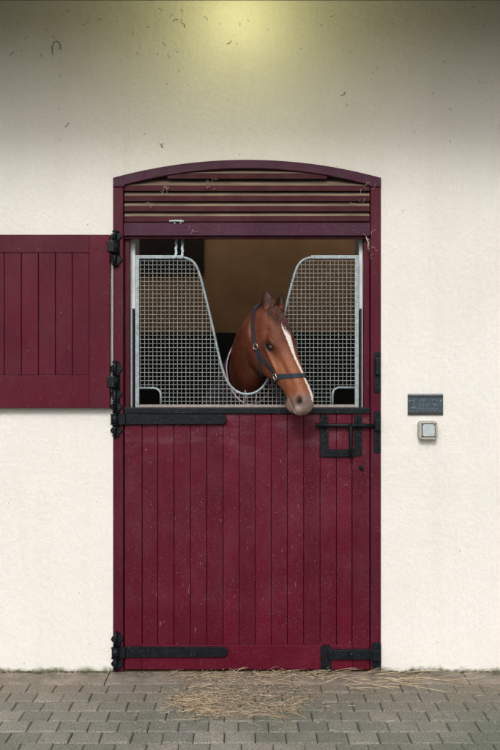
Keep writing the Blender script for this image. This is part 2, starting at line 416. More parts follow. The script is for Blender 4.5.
slat_rows = [(170.5, 167, 327.5), (182.6, 123.6, 370.4), (192.8, 123.6, 370.4), (203, 123.6, 370.4), (213.2, 123.6, 370.4)]
for k, (py, a, b) in enumerate(slat_rows):
    zt = Z(py+3.0); xa, xb = X(a)+.002, X(b)-.002
    fh = .0275; y0 = .0 if k else -.004
    sag = random.uniform(-.001, .001)
    sec = [(y0, zt-fh), (y0, zt), (y0+.052, zt+.048), (y0+.052, zt+.048-fh)]
    V = [(xa, y_, z_+sag) for y_, z_ in sec]+[(xb, y_, z_-sag) for y_, z_ in sec]
    m = MB(); bm_ = bmesh.new(); vv = [bm_.verts.new(v) for v in V]
    for i, f in enumerate([(0, 4, 5, 1), (1, 5, 6, 2), (2, 6, 7, 3), (3, 7, 4, 0), (0, 1, 2, 3), (7, 6, 5, 4)]):
        fc = bm_.faces.new([vv[q] for q in f]); fc.material_index = 1 if i == 1 else 0
    bmesh.ops.bevel(bm_, geom=list(bm_.edges), offset=.0015, segments=1, affect='EDGES')
    m._merge(bm_)
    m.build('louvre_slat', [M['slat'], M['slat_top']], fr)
m = MB(); m.prism([(JL1+.003, TZ1+.002)]+[(x, z-.012) for x, z in oa]+[(JR0-.003, TZ1+.002)], .066, .084); m.build('louvre_gap_sheet', M['dark_gap'], fr)  # dark sheet added so the gaps between the slats look black
# cobwebs with bits of hay hanging on the frame
cw = MB()
for k in range(40):
    c = random.choice([(368, 184, 5), (366, 190, 6), (362, 200, 6), (366, 238, 5), (369, 246, 5), (371, 251, 4), (164, 188, 5), (210, 185, 12), (150, 205, 10), (192, 231, 6), (350, 203, 8)])
    wisp(cw, X(random.gauss(c[0], c[2]*.45)), Z(random.gauss(c[1], c[2]*.35)), random.uniform(.012, .04), 6, .0008, -.012, .5, None, .12)
cw.tube([(X(366), -.012, Z(238)), (X(368), -.02, Z(243)), (X(367.5), -.02, Z(248)), (X(370), -.016, Z(253))], [.003, .0035, .002, .001], 5)
tag(cw.build('cobweb_wisps', M['web'], fr), kind='stuff')

# ------------------------------------------------------------------ ironwork helpers
def dia(cx, cz, hw, hh, n=10, lobes=.18):
    out = []
    for k in range(4*n):
        a = 2*math.pi*k/(4*n); r = 1/((abs(math.cos(a))**1.25+abs(math.sin(a))**1.25)**(1/1.25)); r *= 1+lobes*.3*math.cos(4*a)
        out.append((cx+hw*r*math.cos(a), cz+hh*r*math.sin(a)))
    return out
def pintle(parent, px, top, bot, barrels, yb=-.008):
    """cast hook plate fixed to the jamb with pointed ends; barrels = list of (py0, py1) where a strap knuckle turns"""
    m = MB(); cx = X(px); hw = .026
    segs = sorted(barrels)
    edges = [top]+[v for s_ in segs for v in s_]+[bot]
    m.box(cx-.012, cx+.020, yb-.006, yb, Z(bot-4), Z(top+4), .002)
    for i in range(0, len(edges), 2):
        a, b = edges[i], edges[i+1]
        if b-a < 4: continue
        n = max(1, round((b-a)/13))
        for k in range(n):
            za, zb = Z(a+(b-a)*k/n), Z(a+(b-a)*(k+1)/n)
            m.prism(dia(cx+.002, (za+zb)/2, hw+.003, abs(za-zb)*.54), yb-.011, yb-.0055, .002)
            m.ball((cx+.003, yb-.013, (za+zb)/2+.007), .0062); m.ball((cx+.003, yb-.013, (za+zb)/2-.010), .0062)
            for zz in (za-.006, zb+.006): m.tube([(cx-.017, yb-.014, zz), (cx+.018, yb-.014, zz)], .0038, 8)
        m.tube([(cx-.004, yb-.020, Z(a)), (cx-.004, yb-.020, Z(a+(b-a)*.45)), (cx-.004, yb-.018, Z(b))], .0085, 12)
    for a, b in segs:
        m.tube([(cx-.004, yb-.022, Z(a)), (cx-.004, yb-.022, Z(b))], .010, 14)
    return m.build('hinge_hook', M['iron'], parent)
def knuckle(m, px, a, b, yb=-.008, r=.019):
    cx = X(px); za, zb = Z(a+.4), Z(b-.4)
    m.tube([(cx-.004, yb-.022, za), (cx-.004, yb-.022, zb)], r, 20)
    for zz in (za, zb): m.tube([(cx-.004, yb-.022, zz-.002), (cx-.004, yb-.022, zz+.002)], r+.0025, 20)
pintle(fr, 116.2, 231, 266.5, [(242, 253.5)])
pintle(fr, 116.2, 361, 436.5, [(376, 387.5), (413, 424)])
pintle(fr, 117, 631, 669, [(645.5, 656.5)])
def plate(m, x0, x1, z0, z1, y0, t=.005, r=.006):
    pts = []
    for cx, cz, a0 in ((x1-r, z1-r, 0), (x0+r, z1-r, 90), (x0+r, z0+r, 180), (x1-r, z0+r, 270)):
        for k in range(5): a = R(a0+k*22.5); pts.append((cx+r*math.cos(a), cz+r*math.sin(a)))
    m.prism(pts, y0-t, y0, .0012)
def studs(m, pts, y0, r=.0055):
    for px, py in pts: m.ball((X(px), y0, Z(py)), r, (1, .45, 1), 2)
# keepers on the right jamb
m = MB(); plate(m, X(373.6), X(380.6), Z(393), Z(352), FY, .006, .012)
m.box(X(374.6), X(379.6), FY-.026, FY-.006, Z(375), Z(358), .004, 2); studs(m, [(377, 355.5), (377, 384), (377, 389.5)], FY-.006)
m.build('keeper', M['iron'], fr)
m = MB(); plate(m, X(373.6), X(380.6), Z(453), Z(411), FY, .006, .012)
m.box(X(374.2), X(379.8), FY-.030, FY-.006, Z(430.5), Z(419), .004, 2); studs(m, [(377, 414.5), (377, 440), (377, 448.5)], FY-.006)
m.build('keeper', M['iron'], fr)
m = MB(); plate(m, X(371.8), X(380.9), Z(671.6), Z(642), FY, .006, .012)
m.box(X(372.4), X(380.2), FY-.026, FY-.006, Z(659.5), Z(648.5), .004, 2); studs(m, [(376.5, 645), (375, 664), (378, 667.5)], FY-.006)
m.build('keeper', M['iron'], fr)

# ------------------------------------------------------------------ lower door
LX0, LX1 = X(124.4), X(369.8); DZ0, DZ1 = .012, Z(412.8)
dr = thing('stable_door', (X(247), .02, 0), 'closed lower half of the stable door, scuffed burgundy boards with black iron straps and bolts', 'door')
dy = .002
m = MB(); m.box(LX0, X(141.8), dy, .05, DZ0, DZ1, .002); m.build('stile', M['door'], dr)
m = MB(); m.box(X(352.4), LX1, dy, .05, DZ0, DZ1, .002); m.build('stile', M['door'], dr)
m = MB(); m.box(X(141.8)+.0005, X(352.4)-.0005, dy, .05, DZ0, Z(645), .003, 2); m.build('rail', M['door'], dr)
pl = [142, 157.6, 173.9, 190.3, 206.8, 223, 239.2, 255.3, 271.2, 287.4, 303.8, 320.2, 336.6, 352.2]
for a, b in zip(pl[:-1], pl[1:]):
    m = MB(); j = random.uniform(0, .0012)
    m.box(X(a)+.0012, X(b)-.0012, dy+.0035+j, .044, Z(645)+.0008, DZ1, .0022, 2)
    m.build('board', M['door'], dr)
m = MB(); m.box(LX0, LX1, .045, .058, DZ0, DZ1-.03); m.build('door_back', M['kick'], dr)
# iron capping folded over the top edge
m = MB(); m.box(LX0-.001, LX1+.001, -.006, .062, DZ1+.001, Z(407.6), .003, 2)
m.box(LX0-.001, LX1+.001, -.007, -.0012, DZ1-.004, DZ1+.010, .002)
studs(m, [(x, 410.6) for x in (135, 160, 190, 216, 250, 280, 310, 340, 362)], -.0065, .004); m.build('capping', M['iron'], dr)
def strap(py0, py1, xe):
    zc = (Z(py0)+Z(py1))/2; hh = abs(Z(py0)-Z(py1))/2
    m = MB(); pts = [(X(119.5), zc-hh), (X(xe)-hh*.9, zc-hh*.92)]
    pts += [(X(xe)-hh*.9+hh*.95*math.cos(R(a)), zc+hh*.95*math.sin(R(a))) for a in range(-70, 71, 20)]
    pts += [(X(xe)-hh*.9, zc+hh*.92), (X(119.5), zc+hh)]
    m.prism(pts, dy-.022 if 0 else -.016, -.0095, .0018)
    m.prism([(X(117), zc-hh), (X(126), zc-hh), (X(126), zc+hh), (X(117), zc+hh)], -.028, -.0162, .002)
    for q in (.12, .28, .47, .66, .84):
        xq = X(124)+(X(xe)-X(124))*q; m.ball((xq, -.0165, zc+random.uniform(-.004, .004)), .0062, (1, .45, 1), 2)
    knuckle(m, 116.2 if py0 < 600 else 117, py0, py1)
    return m.build('strap_hinge', M['iron'], dr)
strap(413.6, 424.4, 226.5); strap(645.8, 656.6, 227.5)
# bolt: two upright plates joined by a foot plate, sliding bar with a drop handle
m = MB(); plate(m, X(320), X(328.4), Z(457), Z(414.6), dy-.0005, .006, .014); studs(m, [(324.2, 418.5), (324, 436), (324.5, 443)], dy-.007); m.build('bolt_plate', M['iron'], dr)
m = MB(); plate(m, X(354.2), X(362), Z(456), Z(415), dy-.0005, .006, .006); studs(m, [(358, 418.5), (357.6, 437), (358.4, 446)], dy-.007); m.build('bolt_plate', M['iron'], dr)
m = MB(); m.box(X(327), X(355), dy-.012, dy-.001, Z(456.8), Z(449.2), .002)
for k in range(9): m.ball((X(329+k*2.9), dy-.013, Z(452.6+random.uniform(-1, 1))), .005, (1.1, .7, .8), 2)
m.build('foot_plate', M['iron'], dr)
m = MB(); m.tube([(X(316.8), -.022, Z(425)), (X(317.4), -.022, Z(425)), (X(350), -.022, Z(425.2)), (X(380), -.022, Z(425.4))], [.006, .0095, .0095, .0095], 14)
m.ball((X(317), -.022, Z(425)), .010); m.build('bolt_bar', M['iron'], dr)
m = MB(); m.tube([(X(350), -.024, Z(424)), (X(350.2), -.033, Z(430)), (X(350), -.036, Z(446)), (X(349.6), -.034, Z(455.5))], [.009, .009, .0078, .009], 12)
m.box(X(348), X(352), -.032, -.02, Z(428), Z(423), .002); m.build('bolt_handle', M['iron'], dr)
for px in (324.2, 358):
    m = MB(); pts = [(X(px)-.0, dy-.004, Z(425)+.016), (X(px), -.030, Z(425)+.013), (X(px), -.0365, Z(425)), (X(px), -.030, Z(425)-.013), (X(px), dy-.004, Z(425)-.016)]
    m.tube(pts, .006, 8); m.build('bolt_staple', M['iron'], dr)
m = MB(); m.tube([(X(361.3), .004, Z(468)), (X(361.3), -.004, Z(468))], .012, 16); m.tube([(X(361.3), -.004, Z(468)), (X(361.3), -.016, Z(468.2))], [.008, .0065], 14)
m.tube([(X(360), -.012, Z(468)), (X(363.6), -.014, Z(467.6))], .0045, 8); m.build('knob', M['iron'], dr)
# foot bolt
m = MB(); plate(m, X(320.6), X(330.8), Z(671), Z(645.2), dy-.0005, .012, .012); studs(m, [(325, 649), (324, 665), (328, 667)], dy-.013); m.build('foot_bolt_plate', M['iron'], dr)
m = MB(); m.box(X(328), X(375), -.022, dy-.001, Z(658.4), Z(648.6), .003, 2); m.box(X(333.6), X(334.8), -.0235, -.021, Z(656), Z(651.6)); m.build('foot_bolt_bar', M['iron'], dr)
m = MB(); m.tube([(X(350.4), -.020, Z(653)), (X(350.4), -.030, Z(653))], .0155, 20); m.ball((X(350.4), -.031, Z(653)), .011, (1, .6, 1)); m.build('foot_bolt_knob', M['iron'], dr)

# ------------------------------------------------------------------ upper door folded back against the wall
ud = thing('upper_door', (X(-10), -.03, Z(408)), 'open upper half door of burgundy boards folded back flat against the cream wall', 'shutter')
uy0, uy1 = -.050, -.010
UX0, UX1 = X(-136, uy0), X(109.6, uy0); UZ0, UZ1 = Z(408, uy0), Z(234.6, uy0)
u = lambda px: X(px, uy0)
zt_, zb_ = Z(252.6, uy0), Z(375.3, uy0)
m = MB(); m.box(u(89.2), UX1, uy0, uy1, UZ0, UZ1, .0025, 2); m.build('stile', M['shutter'], ud)
m = MB(); m.box(UX0, u(-115.4), uy0, uy1, UZ0, UZ1, .0025, 2); m.build('stile', M['shutter'], ud)
m = MB(); m.box(u(-115.4)+.0006, u(89.2)-.0002, uy0, uy1, zt_, UZ1, .0022, 2); m.build('rail', M['shutter'], ud)
m = MB(); m.box(u(-115.4)+.0006, u(89.2)-.0002, uy0, uy1, UZ0, zb_, .0022, 2); m.build('rail', M['shutter'], ud)
e = [89.2-17.05*k for k in range(0, 13)]
for b, a in zip(e[:-1], e[1:]):
    m = MB(); m.box(u(a)+.0012, u(b)-.0012, uy0+.004, uy1-.004, zb_+.0008, zt_-.0008, .003, 2); m.build('board', M['shutter'], ud)
for px, py in ((97.4, 247.5), (99.3, 382.4)):
    m = MB(); m.tube([(u(px), uy0+.001, Z(py, uy0)), (u(px), uy0-.002, Z(py, uy0))], .014, 20); m.tube([(u(px), uy0+.001, Z(py, uy0)), (u(px), uy0-.0035, Z(py, uy0))], .006, 12)
    m.build('screw', M['shutter'], ud)
for a, b in ((242, 253.5), (376, 387.5)):
    m = MB(); knuckle(m, 116.2, a, b); m.box(u(107), X(116), -.058, -.034, Z(b-.4), Z(a+.4), .003, 2); m.build('hinge_leaf', M['iron'], ud)

# ------------------------------------------------------------------ grille
GRY = .036
gr = thing('door_grille', (X(247), GRY, Z(407.5)), 'galvanised wire mesh grille with a deep V dip, standing on the lower door', 'grille')
gx = lambda px: X(px, GRY); gz = lambda py: Z(py, GRY)
half = [(137, 257.2), (160, 257.2), (181, 257.3), (187, 258.2), (192.5, 261), (196.5, 266), (199.2, 273), (202.3, 284), (206.6, 301), (211, 320), (215.5, 340), (219.5, 358.5), (223, 371.5), (227, 381), (232, 388), (238.5, 392.8), (247, 394.6)]
def smooth(pts, it=2):
    for _ in range(it):
        o = [pts[0]]
        for a, b in zip(pts[:-1], pts[1:]):
            o += [(a[0]*.75+b[0]*.25, a[1]*.75+b[1]*.25), (a[0]*.25+b[0]*.75, a[1]*.25+b[1]*.75)]
        pts = o+[pts[-1]]
    return pts
full = half+[(494-x, y) for x, y in half[::-1][1:]]
top = [half[0]]+smooth(full[1:-1])+[full[-1]]
BOT = 405.6
m = MB(); m.tube([(gx(x), GRY, gz(y)) for x, y in top], .0068, 12); m.build('curved_rail', M['galv'], gr)
for px in (137.3, 356.7):
    m = MB(); m.box(gx(px)-.010, gx(px)+.010, GRY-.010, GRY+.010, gz(407.4), gz(255.6), .002, 2); m.build('post', M['galv'], gr)
for a, b in ((135.4, 183), (311, 358.6)):
    m = MB(); m.box(gx(a), gx(b), GRY-.0105, GRY+.0105, gz(258.9), gz(255.4), .002, 2); m.build('top_rail', M['galv'], gr)
m = MB(); m.box(gx(139.4), gx(354.6), GRY-.012, GRY+.010, gz(407.3), gz(404.6), .002, 2); m.build('bottom_rail', M['sill'], gr)
cutL = [(139, 388), (154, 388), (157.5, 389), (160, 391.5), (160.8, 395), (160.8, 405)]
cutR = [(355, 387.6), (339, 387.6), (335.5, 388.6), (333.3, 391), (332.6, 395), (332.6, 405)]
for c in (cutL, cutR):
    m = MB(); m.tube([(gx(x), GRY, gz(y)) for x, y in [c[0]]+smooth(c[1:-1], 1)+[c[-1]]], .0058, 10); m.build('cutout_rail', M['galv'], gr)
poly = top+[(357, BOT), (332.6, BOT)]+cutR[::-1][1:]+[(355, 387.6)]
poly = [(137, 257.2)]+top[1:-1]+[(357, 257.2), (357, 387.6)]+cutR[1:-1]+[(332.6, BOT), (160.8, BOT)]+cutL[::-1][1:]+[(137, 388)]
def spans(poly, v, axis):
    r = []
    n = len(poly)
    for i in range(n):
        a, b = poly[i], poly[(i+1) % n]
        if (a[axis]-v)*(b[axis]-v) < 0:
            t = (v-a[axis])/(b[axis]-a[axis]); r.append(a[1-axis]+t*(b[1-axis]-a[1-axis]))
    r.sort(); return list(zip(r[::2], r[1::2]))
m = MB(); SP = 4.13; wr = .00152
v = 137+SP*.8
while v < 356:
    for a, b in spans(poly, v+.013, 0):
        if b-a > 1: m.tube([(gx(v), GRY+.001, gz(a)), (gx(v+random.gauss(0, .08)), GRY+.001, gz(b))], wr, 6, cap=False)
    v += SP
v = 257.2+SP*.9
while v < BOT-1:
    for a, b in spans(poly, v+.017, 1):
        if b-a > 1: m.tube([(gx(a), GRY-.002, gz(v)), (gx(b), GRY-.002, gz(v+random.gauss(0, .06)))], wr, 6, cap=False)
    v += SP
m.build('wire_mesh', M['wire'], gr)

# ------------------------------------------------------------------ twine from the louvres to the grille
tw = MB()
for k, (xa, xb) in enumerate(((174.5, 175.5), (180.5, 182))):
    pts = []
    for i in range(15):
        t = i/14; py = 221+(257.5-221)*t
        yy = -.014 if t < .02 else (.0-.014+.1*min(1, t*2.2) if t < .45 else .086-.06*(t-.45)/.55*1.1)
        pts.append((X(xa+(xb-xa)*t)+.002*math.sin(i*2.3+k), yy, Z(py)))
    tw.tube(pts, [.0052+.0022*abs(math.sin(i*1.7+k)) for i in range(15)], 8)
tw.tube([(X(169.5), -.014, Z(221.6)), (X(176), -.015, Z(221.2)), (X(184), -.013, Z(221.8))], .005, 8)
tag(tw.build('twine', M['twine']), 'pale blue knotted twine tying the left top rail of the grille to the door head', 'twine')

# ------------------------------------------------------------------ plaque and bell box
pq = thing('wall_plaque', (X(425), 0, Z(415)), 'small dark slate-blue cast metal plaque with worn raised lettering, fixed above the square bell box', 'sign')
m = MB(); m.box(X(407.6), X(442.8), -.010, -.001, Z(414.8), Z(393.8), .002, 2); m.build('panel', M['plaque'], pq)
m = MB(); m.box(X(407.8), X(442.6), -.0145, -.0102, Z(395.4), Z(394.0), .001); m.build('rim', M['plaque_hi'], pq)
m = MB(); m.box(X(407.9), X(442.5), -.0125, -.0102, Z(397.0), Z(395.9), .0006); m.box(X(407.9), X(442.5), -.0125, -.0102, Z(414.5), Z(412.2), .0006); m.build('dark_border', M['plaque_bd'], pq)
m = MB()
def stroke(pts, r=.0011): m.tube([(X(x), -.0108, Z(y)) for x, y in pts], r, 5)
def glyphs(x, y, n, h, wd):
    for k in range(n):
        q = random.randint(0, 4); xx = x+k*wd
        if random.random() < .15: continue
        if q == 0: stroke([(xx, y+h), (xx, y)]); stroke([(xx, y), (xx+wd*.5, y+h*.4)])
        elif q == 1: stroke([(xx, y), (xx+wd*.5, y), (xx+wd*.5, y+h)])
        elif q == 2: stroke([(xx, y+h), (xx+wd*.3, y), (xx+wd*.6, y+h)])
        elif q == 3: stroke([(xx+wd*.5, y), (xx, y+h*.3), (xx+wd*.5, y+h*.6), (xx, y+h)])
        else: stroke([(xx, y), (xx, y+h)]); stroke([(xx, y+h), (xx+wd*.5, y+h)])
glyphs(419.5, 399.6, 9, 1.7, 2.0); glyphs(418.5, 403.6, 9, 2.4, 2.2); glyphs(416, 408.0, 12, 1.6, 1.9)
stroke([(411.6, 401), (413, 400.8), (414.6, 402)], .0018); stroke([(411, 406.4), (411.6, 408), (413, 407.6), (414.6, 408.2), (414.8, 406.2)], .0020); stroke([(412, 404), (414, 404.2)], .0015)
for k in range(6): stroke([(410+k*5.6, 411), (413.4+k*5.6, 411)], .0008)
m.build('lettering', M['plaque_hi'], pq)
for px, py in ((440.6, 400.4), (409.6, 400.4)):
    m = MB(); studs(m, [(px, py)], -.0105, .004); m.build('screw', M['plaque_hi'], pq)

bx = thing('bell_box', (X(426.5), 0, Z(440)), 'small square grey weatherproof box with a pale rounded lid, fixed below the plaque', 'bell box')
def rrect(x0, x1, z0, z1, r, n=6):
    pts = []
    for cx, cz, a0 in ((x1-r, z1-r, 0), (x0+r, z1-r, 90), (x0+r, z0+r, 180), (x1-r, z0+r, 270)):
        for k in range(n+1): a = R(a0+k*90/n); pts.append((cx+r*math.cos(a), cz+r*math.sin(a)))
    return pts
m = MB(); m.prism(rrect(X(417.5), X(436), Z(439), Z(420.8), .015), -.045, -.001, .006, 3); m.build('box_body', M['cream_plastic'], bx)
m = MB(); m.prism(rrect(X(420.1), X(433.7), Z(436.7), Z(422.9), .012), -.0462, -.0445); m.build('gasket', M['plaque_bd'], bx)
m = MB(); m.prism(rrect(X(420.9), X(432.9), Z(435.9), Z(423.7), .010), -.0515, -.0455, .003, 3); m.build('lid', M['button'], bx)
for px, py in ((420.2, 423.2), (433.8, 423.2), (420.2, 436.6), (433.8, 436.6)):
    m = MB(); m.tube([(X(px), -.044, Z(py)), (X(px), -.0466, Z(py))], .0032, 10); m.build('screw', M['plaque_bd'], bx)

# ------------------------------------------------------------------ eaves lamp (its glow falls on the wall head; outer bulb added as fill)
lp = thing('eaves_lamp', (X(243), -.17, WT+.05), 'lit yellow-green lamp on the eaves soffit above the door, with an added fill bulb', 'lamp')
lx, ly, lz = X(240), -.31, WT+.049
m = MB(); m.box(lx-.045, lx+.045, -.82, -.24, lz-.018, lz+.001, .006, 2); m.build('lamp_base', M['galv'], lp)
em, n, l, p, P = newmat('lit_lamp_glass'); p.inputs['Base Color'].default_value = (.8, .85, .6, 1)
p.inputs['Emission Color'].default_value = (1, .96, .5, 1); p.inputs['Emission Strength'].default_value = 6
for yy_, en in ((ly, 2.5), (-.74, 5.5)):  # outer bulb is an added warm fill for the shaded wall head
    m = MB(); b = bmesh.new(); bmesh.ops.create_uvsphere(b, u_segments=32, v_segments=12, radius=.06)
    bmesh.ops.delete(b, geom=[v for v in b.verts if v.co.z > .001], context='VERTS'); bmesh.ops.scale(b, vec=(1, 1, .5), verts=b.verts)
    bmesh.ops.translate(b, vec=(lx, yy_, lz-.0185), verts=b.verts)
    for f in b.faces: f.smooth = True
    m._merge(b); m.build('lamp_glass', em, lp)
    ld = bpy.data.lights.new('eaves_and_fill_bulb', 'POINT'); ld.shadow_soft_size = .05; ld.energy = en; ld.color = (1.0, .95, .42)
    lo = bpy.data.objects.new('eaves_and_fill_bulb', ld); col.objects.link(lo); lo.parent = lp; lo.location = Vector((lx, yy_, lz-.11))-wl(lp)

# ------------------------------------------------------------------ horse
TH, PH, HSC = R(46), R(61.5), 1.02
n_ = Vector((math.sin(TH)*math.cos(PH), -math.cos(TH)*math.cos(PH), -math.sin(PH)))
f_ = Vector((math.sin(TH)*math.sin(PH), -math.cos(TH)*math.sin(PH), math.cos(PH)))
s_ = Vector((-math.cos(TH), -math.sin(TH), 0))
P0 = Vector((X(274, -.06), -.06, Z(307.2, -.06)))
HB = np.array([n_, f_, s_])                       # rows: u, v, w axes
def L2W(u_, v_, w_): return P0+(n_*u_+f_*v_+s_*w_)*HSC
def crom(P, per=6, closed=False):
    P = np.array(P, float); n = len(P); out = []
    rg = range(n) if closed else range(n-1)
    for i in rg:
        if closed: a, b, c, d = P[(i-1) % n], P[i], P[(i+1) % n], P[(i+2) % n]
        else: a, b, c, d = P[max(i-1, 0)], P[i], P[i+1], P[min(i+2, n-1)]
        for k in range(per):
            t = k/per; out.append(.5*((2*b)+(-a+c)*t+(2*a-5*b+4*c-d)*t*t+(-a+3*b-3*c+d)*t**3))
    if not closed: out.append(P[-1])
    return np.array(out)
def loft(mb, rings):
    vs_ = []; fs = []; n = len(rings[0])
    for r_ in rings: vs_ += [tuple(p) for p in r_]
    for i in range(len(rings)-1):
        for k in range(n): fs.append((i*n+k, i*n+(k+1) % n, (i+1)*n+(k+1) % n, (i+1)*n+k))
    c0 = len(vs_); vs_ += [tuple(np.mean(rings[0], 0)), tuple(np.mean(rings[-1], 0))]
    for k in range(n): fs.append((c0, (k+1) % n, k)); fs.append((c0+1, (len(rings)-1)*n+k, (len(rings)-1)*n+(k+1) % n))
    mb.raw(vs_, fs)
hm = MB()
#  u, vtop, vbot, w_top, w_upper, w_mid, w_low, w_bot
HS = [(-.050, -.045, -.120, .020, .040, .050, .040, .020),
      (-.025, -.014, -.150, .032, .056, .064, .052, .026),
      (.020,  .004, -.185, .036, .066, .076, .062, .032),
      (.070,  .014, -.222, .042, .076, .086, .074, .040),
      (.120,  .019, -.244, .050, .086, .090, .078, .042),
      (.170,  .018, -.250, .052, .094, .088, .076, .042),
      (.210,  .013, -.240, .047, .086, .080, .070, .040),
      (.255,  .008, -.212, .039, .066, .068, .058, .036),
      (.300,  .004, -.176, .033, .054, .060, .048, .031),
      (.350,  .002, -.145, .029, .045, .051, .041, .027),
      (.400,  .001, -.126, .027, .041, .047, .039, .026),
      (.440,  .000, -.118, .027, .042, .048, .040, .027),
      (.475, -.003, -.117, .028, .045, .052, .042, .030),
      (.505, -.012, -.115, .027, .043, .052, .043, .032),
      (.528, -.030, -.108, .022, .036, .044, .038, .028),
      (.540, -.052, -.096, .014, .022, .028, .024, .016)]
def hring(r_):
    u_, a, b, w0, w1, w2, w3, w4 = r_; h = a-b; kw = 1-.12*max(0, min(1, (.34-u_)/.1)); w0 *= kw; w1 *= kw; w2 *= kw; w3 *= kw
    ctl = [(a, 0), (a-.035*h, w0), (a-.20*h, w1), (a-.48*h, w2), (a-.76*h, w3), (b+.045*h, w4), (b, 0)]
    ctl = ctl+[(v_, -w_) for v_, w_ in ctl[1:-1][::-1]]
    return [L2W(u_, v_, w_) for v_, w_ in crom(ctl, 5, True)]
HSI = crom(HS, 5)
loft(hm, [hring(r_) for r_ in HSI])
# chin and lower lip
rr = []
for t in np.linspace(0, 1, 9):
    uu = .425+t*.092; rad = .031*math.sqrt(max(.02, 1-(2*t-1.05)**2/1.25))
    rr.append([L2W(uu, -.108-.012*math.sin(t*3)+rad*math.cos(a)*.95, rad*math.sin(a)*1.15) for a in np.linspace(0, 2*math.pi, 16, endpoint=False)])
loft(hm, rr)
# neck, chest, barrel, rump: ellipse rings (centre, half width, half height, axis)
NK = [((.060, -.030, 1.705), .072, .110), ((.036, .045, 1.680), .092, .140), ((.010, .17, 1.595), .108, .190), ((-.005, .34, 1.505), .112, .205),
      ((-.03, .55, 1.41), .138, .24), ((-.04, .78, 1.33), .175, .27), ((-.04, 1.0, 1.22), .235, .32), ((-.04, 1.25, 1.15), .275, .34),
      ((-.04, 1.6, 1.12), .30, .34), ((-.04, 1.95, 1.13), .30, .325), ((-.04, 2.25, 1.17), .285, .31), ((-.04, 2.5, 1.20), .24, .26), ((-.04, 2.66, 1.2), .12, .15)]
NKc = crom([(*c, a, b) for c, a, b in NK], 5)
def nkring(i, off=0.0, n=36):
    c = NKc[i, :3]; t = NKc[min(i+1, len(NKc)-1), :3]-NKc[max(i-1, 0), :3]; t = t/np.linalg.norm(t)
    side = np.cross(t, [0, 0, 1.]); side /= np.linalg.norm(side); up = np.cross(side, t)
    a, b = NKc[i, 3]+off, NKc[i, 4]+off; out = []
    for k in range(n):
        q = 2*math.pi*k/n; sq = math.sin(q); wd = a*(1-.28*max(0, sq)**1.5 if i < 30 else 1)
        out.append(Vector(c+side*wd*math.cos(q)+up*b*sq))
    return out
loft(hm, [nkring(i) for i in range(len(NKc))])
# legs
def leg(pts):
    q = crom([(*p, r) for p, r in pts], 5); rings = []
    for i in range(len(q)):
        c = q[i, :3]; r_ = q[i, 3]
        rings.append([Vector((c[0]+r_*.85*math.cos(a), c[1]+r_*math.sin(a), c[2])) for a in np.linspace(0, 2*math.pi, 16, endpoint=False)])
    loft(hm, rings)
for sx in (-1, 1):
    x0 = -.04+sx*.15
    leg([((x0, 1.02, 1.15), .13), ((x0, 1.0, .9), .11), ((x0, 1.0, .7), .065), ((x0, .99, .5), .052), ((x0, 1.0, .44), .048), ((x0, 1.0, .25), .034), ((x0, .99, .14), .042), ((x0, .96, .07), .042), ((x0, .94, .003), .062)])
    leg([((x0, 2.35, 1.2), .2), ((x0, 2.33, .95), .16), ((x0, 2.33, .78), .09), ((x0, 2.5, .58), .06), ((x0, 2.54, .52), .055), ((x0, 2.5, .3), .038), ((x0, 2.48, .15), .045), ((x0, 2.44, .07), .045), ((x0, 2.42, .003), .064)])
# ears
def ear(side, tipw, lean):
    b0 = L2W(.0, -.014, .034 if side > 0 else -.064); axis = (Vector((0, 0, 1))*.9-n_*.35+s_*side*lean-f_*.05).normalized()
    facing = (f_*.35+s_*side*.9); facing = (facing-axis*facing.dot(axis)).normalized(); sd = axis.cross(facing)
    rings = []
    Hh = .096
    for t in np.linspace(-.18, 1, 14):
        w_ = .034*(math.sin(min(1, max(0.02, (t+.30)/1.30))*math.pi)**.75)+.0012; th = .017*(1-max(0, t))**.6+.003
        cup = facing*(-.010*math.sin(max(0, t)*math.pi))
        c = b0+axis*(t*Hh)+cup+s_*side*(-.012*max(0, t)**2)
        rings.append([c+sd*w_*.92*math.cos(a)+facing*th*math.sin(a) for a in np.linspace(0, 2*math.pi, 14, endpoint=False)])
    loft(hm, rings); return b0, axis, facing, sd
E1 = ear(1, 0, .05); E2 = ear(-1, 0, .50)
raw = hm.build('body_raw', [], None, recenter=False)
rm = raw.modifiers.new('r', 'REMESH'); rm.mode = 'VOXEL'; rm.voxel_size = .0055; rm.adaptivity = 0
sm = raw.modifiers.new('s', 'SMOOTH'); sm.factor = .5; sm.iterations = 5
dg = bpy.context.evaluated_depsgraph_get(); hme = bpy.data.meshes.new_from_object(raw.evaluated_get(dg))
bpy.data.objects.remove(raw)
nv = len(hme.vertices); co = np.empty(nv*3); hme.vertices.foreach_get('co', co); co = co.reshape(-1, 3)
nr = np.empty(nv*3); hme.vertex_normals.foreach_get('vector', nr); nr = nr.reshape(-1, 3)
q = (co-np.array(P0)) @ HB.T / HSC; U, V, W = q[:, 0], q[:, 1], q[:, 2]; aW = np.abs(W)
sN = nr @ np.array(s_); side = np.clip(np.abs(sN)*1.3, 0, 1)
def gs(u0, v0, su, sv, rot=0.):
    c, s2 = math.cos(rot), math.sin(rot); a = (U-u0)*c+(V-v0)*s2; b = -(U-u0)*s2+(V-v0)*c
    return np.exp(-(a/su)**2-(b/sv)**2)
EU, EV = .190, -.058
head = ((U > -.03) & (U < .6) & (V > -.30) & (V < .06) & (aW < .13)).astype(float)
d = np.zeros(nv)
